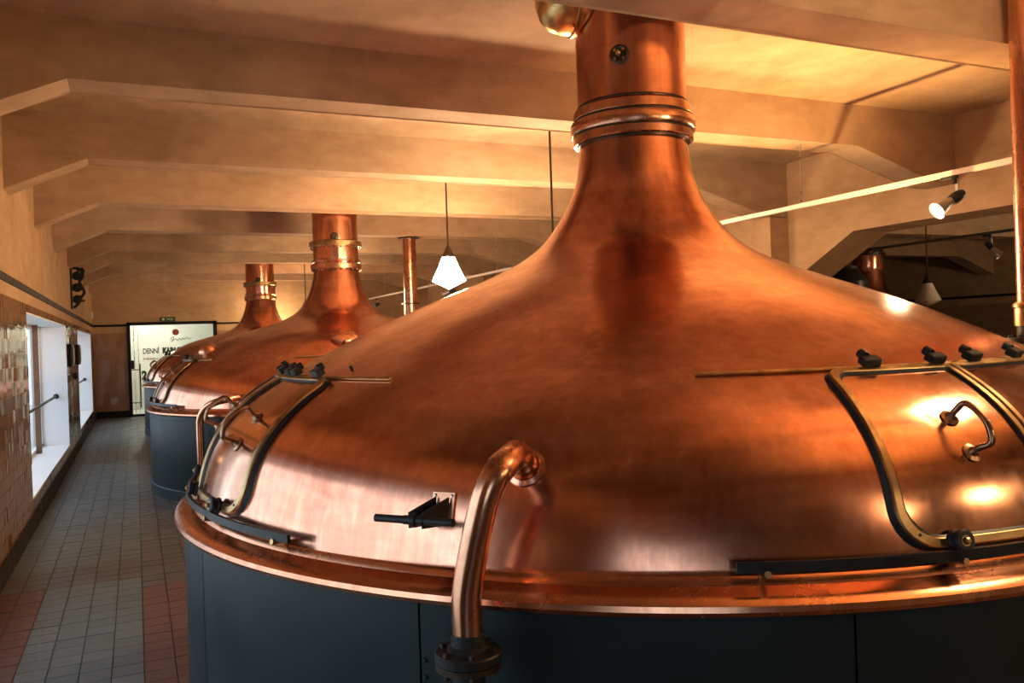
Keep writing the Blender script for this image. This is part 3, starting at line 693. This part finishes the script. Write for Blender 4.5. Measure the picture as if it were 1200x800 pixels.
    lathe(bm, [(.0, .84), (.041, .84), (.041, .812), (.052, .806), (.052, .796), (.0, .796)], 28, F0); obj('pipe_sleeve', bm, BLACK, pp)
    bm = NB(); lathe(bm, [(0, .798), (.078, .798), (.082, .794), (.082, .776), (0, .776)], 36, F0); obj('pipe_flange', bm, BLACK, pp)
    bm = NB(); lathe(bm, [(0, .773), (.080, .773), (.080, .758), (0, .758)], 36, F0); obj('pipe_flange', bm, DARKBRONZE, pp)
    for k in range(6):
        bm = NB(); t = 2 * PI * k / 6 + .3; lathe(bm, [(0, .745), (.009, .745), (.009, .808), (0, .808)], 6, F0 @ Matrix.Translation((.066 * math.cos(t), .066 * math.sin(t), 0)))
        obj('flange_bolt', bm, DARKBRONZE, pp)
    bm = NB(); tube(bm, [v0 + Vector((0, 0, .77 + fz)), v0 + Vector((0, 0, .0))], .040, 20); obj('lower_pipe', bm, BLACK, pp)
    return kt
kettle((2.2786, 3.5232), RK1, 'large copper brewing kettle in the foreground with brass framed hatches and a dark petrol drum')
kettle((2.2491, 10.0962), RK2, 'second copper kettle, behind the foreground kettle, with a rounded knob on its shoulder', variant='mid')
kettle((2.2491, 16.7953), RK2, 'third and farthest copper kettle of the row, in front of the lit glass door', False, variant='mid')
K4 = kettle((11.9, 10.95), RK2, 'unlit copper kettle with a dark capped chimney in the side hall behind the opening', False, ztop=2.765, variant='plain')

# ================================================================ LAMPS
def pendant(x, y, ztopc, zs, label, lit=True, k=1.0):
    o = empty('pendant_lamp', (x, y, 0)); tag(o, label, 'lamp', 'conical pendant lamps')
    bm = NB(); lathe(bm, [(0, ztopc), (.06, ztopc), (.02, ztopc - .07), (0, ztopc - .07)], 24); obj('ceiling_rose', bm, DARKBRONZE, o)
    bm = NB(); tube(bm, [(0, 0, ztopc - .05), (0, 0, zs + .42)], .010, 10); obj('rod', bm, DARKBRONZE, o)
    bm = NB(); lathe(bm, [(0, zs + .44), (.012, zs + .43), (.025, zs + .40), (.070, zs + .305), (.072, zs + .295), (0, zs + .295)], 24); obj('shade_cap', bm, DARKBRONZE if lit else BLACK, o)
    bm = NB(); lathe(bm, [(0, zs + .296), (.066, zs + .296), (.110, zs + .19), (.178, zs + .05), (.182, zs + .04), (.12, zs + .01), (0, zs - .05)], 32); obj('lamp_shade', bm, glow(k) if lit else OPAL, o)
    if not lit:
        bm = NB()
        for k in range(4): zz = zs + .07 + .022 * k; r = .178 - (zz - zs - .05) * .50; lathe(bm, [(r - .002, zz), (r + .0035, zz + .003), (r - .003, zz + .006)], 32, cap=False)
        obj('glass_rib', bm, CONE, o)
    return o
PX = 3.13
pendant(PX, 8.56, ZC, 2.14, 'glowing conical pendant lamp between the second kettle chimney and the foreground chimney', k=2.7)
pendant(3.29, 6.38, ZC, 1.98, 'pendant lamp with long dark rod left of the foreground chimney, shade hidden behind the dome', k=3.4)
pendant(3.12, 20.75, ZC, 1.98, 'farthest glowing pendant lamp, beside the third kettle chimney')
pendant(PX, 12.75, ZC, 2.05, 'added glowing pendant lamp hidden behind the second kettle chimney', k=1.2)  # extra lamp, added out of sight behind the chimney
pendant(PX, 16.9, ZC, 2.0, 'added unseen pendant lamp beyond the second kettle, above the third kettle', k=1.2)  # extra unseen lamp, added to light the far end
pendant(3.2, 1.55, ZC, 2.36, 'glowing pendant lamp in front of the near beam, right of the viewer', k=.65)
pendant(3.2, -2.2, ZC, 2.2, 'added glowing pendant lamp behind the viewer', k=.5)  # extra lamp added out of view for warm ceiling light
pendant(12.5, 4.1, ZC, 2.1, 'added pendant lamp, out of view, brightening the side hall', k=5)  # added lamp, unseen, lifts the light level in the hall
pendant(10.7, 8.75, ZC, 1.84, 'unlit pendant lamp with ribbed shade in the dark side hall', lit=False)

def track(x, y0, y1, z, mat, label, rods):
    o = empty('light_track', (x, (y0 + y1) / 2, z)); tag(o, label, 'light track'); L = (y1 - y0) / 2; yc = (y0 + y1) / 2
    bm = NB(); box(bm, (-.018, -L, -.018), (.018, L, .018)); obj('track_profile', bm, mat, o, False)
    for y in rods:
        bm = NB(); zt = (3.064 if any(b <= y <= b + .3 for b in BEAMS) else ZC) - z
        tube(bm, [(0, y - yc, .015), (0, y - yc, zt)], .004, 6); tube(bm, [(0, y - yc, zt - .03), (0, y - yc, zt)], .014, 10); obj('hanger', bm, STEEL, o)
    return o
TX, TZ = 5.07, 2.555
track(TX, -6.5, 20.6, TZ, WTRACK, 'long white light track hanging along the right side of the hall', [y + .13 for y in BEAMS] + [.95, -3.3])
track(9.9, 2.0, 9.6, 2.66, GTRACK, 'dark grey light track in the side hall behind the opening', [3.0, 8.0])
def spot(x, y, z, target, label, lit=True, k=1.0, size=1.9):
    o = empty('track_spotlight', (x, y, z)); tag(o, label, 'spotlight', 'black track spotlights')
    t = (Vector(target) - Vector((x, y, z - .17))).normalized()
    bm = NB(); bevbox(bm, (-.016, -.06, -.038), (.016, .06, -.018), .003); tube(bm, [(0, -.04, -.03), (0, -.04, -.075)], .013, 10); ad = obj('track_adapter', bm, BLACK, o)
    bm = NB(); bevbox(bm, (.018, -.052, -.175), (.026, -.026, -.06), .002); obj('arm', bm, STEEL, o)
    c = Vector((0, -.04, -.17)); M_ = frame_M(c, t)
    bm = NB(); lathe(bm, [(0, -.075), (.026, -.07), (.036, -.045), (.040, .0), (.036, .032), (0, .032)], 10, M_); hs = obj('lamp_housing', bm, BLACK, o)
    bm = NB(); lathe(bm, [(.026, .028), (.032, .06), (.058, .165), (.061, .168), (.058, .160), (.030, .06)], 32, M_, cap=False); obj('reflector_cone', bm, CONE, o)
    bm = NB(); lathe(bm, [(0, .150), (.054, .155), (.054, .150), (0, .145)], 32, M_); obj('lens', bm, LENS if lit else OPAL, o)
    if lit:
        l = bpy.data.lights.new('spot_beam', 'SPOT'); l.energy = LAMP['spot'] * k; l.color = (1.0, .68, .36); l.spot_size = size; l.spot_blend = .6; l.shadow_soft_size = .05
        lo = bpy.data.objects.new('spot_beam', l); col.objects.link(lo); lo.parent = o; lo.matrix_local = frame_M(c + t * .175, -t)
    return o
spot(TX, 3.95, TZ, (TX - .822 * 2, 3.95 + .208 * 2, TZ - .17 - .526 * 2), 'lit black track spotlight on the white track above the foreground kettle, right of its chimney')
spot(TX, 13.8, TZ, (2.6, 16.2, 1.3), 'small dark track spotlight just below the glowing pendant, near the middle of the track', k=.8)
spot(TX, 18.75, TZ, (2.9, 20.2, 1.0), 'tiny track spotlight right of the second kettle neck, at the far end of the track', k=.8)
spot(TX, -2.0, TZ, (3.0, 1.2, 1.2), 'track spotlight of the white track behind the viewer', k=.6)
spot(9.9, 7.2, 2.66, (10.6, 6.0, .8), 'unlit grey track spotlight in the dark side hall', lit=False)

def added_uplight(x, y, z, label, k=1.0):  # added lamps standing in for spotlight glow bounced off the copper
    o = empty('added_uplight', (x, y, 0)); tag(o, label, 'floodlight')
    bm = NB(); tube(bm, [(0, 0, .03), (0, 0, z - .16)], .014, 12); lathe(bm, [(0, 0), (.12, 0), (.12, .02), (.03, .035), (0, .035)], 28); obj('stand', bm, BLACK, o)
    bm = NB(); lathe(bm, [(0, z - .18), (.05, z - .17), (.075, z - .12), (.085, z), (.080, z), (.070, z - .02)], 28, cap=False); obj('lamp_housing', bm, BLACK, o)
    bm = NB(); lathe(bm, [(0, z - .03), (.072, z - .03), (.072, z - .025), (0, z - .025)], 28); obj('lens', bm, LENS, o)
    l = bpy.data.lights.new('added_uplight_beam', 'SPOT'); l.energy = LAMP['added_uplight'] * k; l.color = (1.0, .55, .20); l.spot_size = 1.75; l.spot_blend = .9; l.shadow_soft_size = .05
    lo = bpy.data.objects.new('added_uplight_beam', l); col.objects.link(lo); lo.parent = o; lo.location = (0, 0, z + .01); lo.rotation_euler = (PI, 0, 0)
added_uplight(4.47, 4.35, 1.34, 'added floodlight on a thin stand, hidden behind the foreground kettle, for the ceiling glow')  # added fill, hidden by the dome, makes the orange ceiling glow
added_uplight(3.45, .98, 1.30, 'added floodlight on a thin stand at the right of the foreground kettle, outside the view', 1.2)  # second added fill, brightens the ceiling that the kettle front reflects
# ================================================================ FREE PIPES
def standpipe(x, y, z0, z1, r, label, plate=True):
    o = empty('copper_pipe', (x, y, z0)); tag(o, label, 'pipe')
    bm = NB(); tube(bm, [(0, 0, 0), (0, 0, z1 - z0)], r, 32); obj('pipe', bm, COPPER_PIPE, o)
    return o
o = standpipe(3.729, 11.86, 0.0, 3.044, .100, 'straight copper standpipe rising to a ceiling beam between second kettle and pendant')
bm = NB(); lathe(bm, [(0, 3.062), (.17, 3.062), (.17, 3.045), (.10, 3.04)], 6, cap=False); obj('top_plate', bm, DARKBRONZE, o)
bm = NB(); lathe(bm, [(.1, 2.08), (.135, 2.08), (.135, 2.10), (.1, 2.10)], 28, cap=False); obj('pipe_clamp', bm, DARKBRONZE, o)
o = standpipe(4.17, 2.79, 1.62, ZC - .003, .075, 'wide copper downpipe at the right edge beside the foreground kettle')
bm = NB(); lathe(bm, [(.075, -.10), (.088, -.10), (.088, -.0), (.083, .02), (.075, .02)], 32, cap=False); lathe(bm, [(.088, -.01), (.094, -.005), (.094, .01), (.088, .015)], 32, cap=False); obj('pipe_sleeve', bm, BRASS_OLD, o)
bm = NB(); lathe(bm, [(0, -.16), (.13, -.16), (.13, -.185), (0, -.185)], 32); lathe(bm, [(0, -.192), (.13, -.192), (.13, -.215), (0, -.215)], 32)
for k in range(8): t = 2 * PI * k / 8; lathe(bm, [(0, -.23), (.011, -.23), (.011, -.145), (0, -.145)], 6, Matrix.Translation((.108 * math.cos(t), .108 * math.sin(t), 0)))
tag(obj('pipe_flange', bm, BLACK, o), kind='stuff')
bm = NB(); tube(bm, [(0, 0, -.10), (0, 0, -.16)], .079, 28); tube(bm, [(0, 0, -.21), (0, 0, -.37)], .075, 28); obj('lower_pipe', bm, BLACK, o)
# flanged cap closing the side-hall chimney, and the dark hood next to it
bm = NB(); lathe(bm, [(0, 0), (.30, 0), (.30, .04), (.26, .05), (.27, .11), (0, .11)], 48); cp = obj('cap_plate', bm, DARKBRONZE, K4); cp.location = (0, 0, 2.766)
bm = NB()
for k in range(14): t = 2 * PI * k / 14; lathe(bm, [(0, -.01), (.014, -.01), (.014, .065), (0, .065)], 6, Matrix.Translation((.28 * math.cos(t), .28 * math.sin(t), 0)))
cb = tag(obj('cap_bolt', bm, BRASS_OLD, K4), kind='stuff'); cb.location = (0, 0, 2.766)
o = empty('dark_hood', (9.35, 9.0, 0)); tag(o, 'black conical hood left of the side hall chimney', 'hood')
bm = NB(); lathe(bm, [(0.30, 1.6), (.30, 2.18), (.16, 2.36), (.16, 2.40), (0, 2.40)], 32); obj('hood', bm, BLACK, o)
bm = NB(); tube(bm, [(0, 0, 0), (0, 0, 1.6)], .06, 16); obj('hood_stand', bm, BLACK, o)
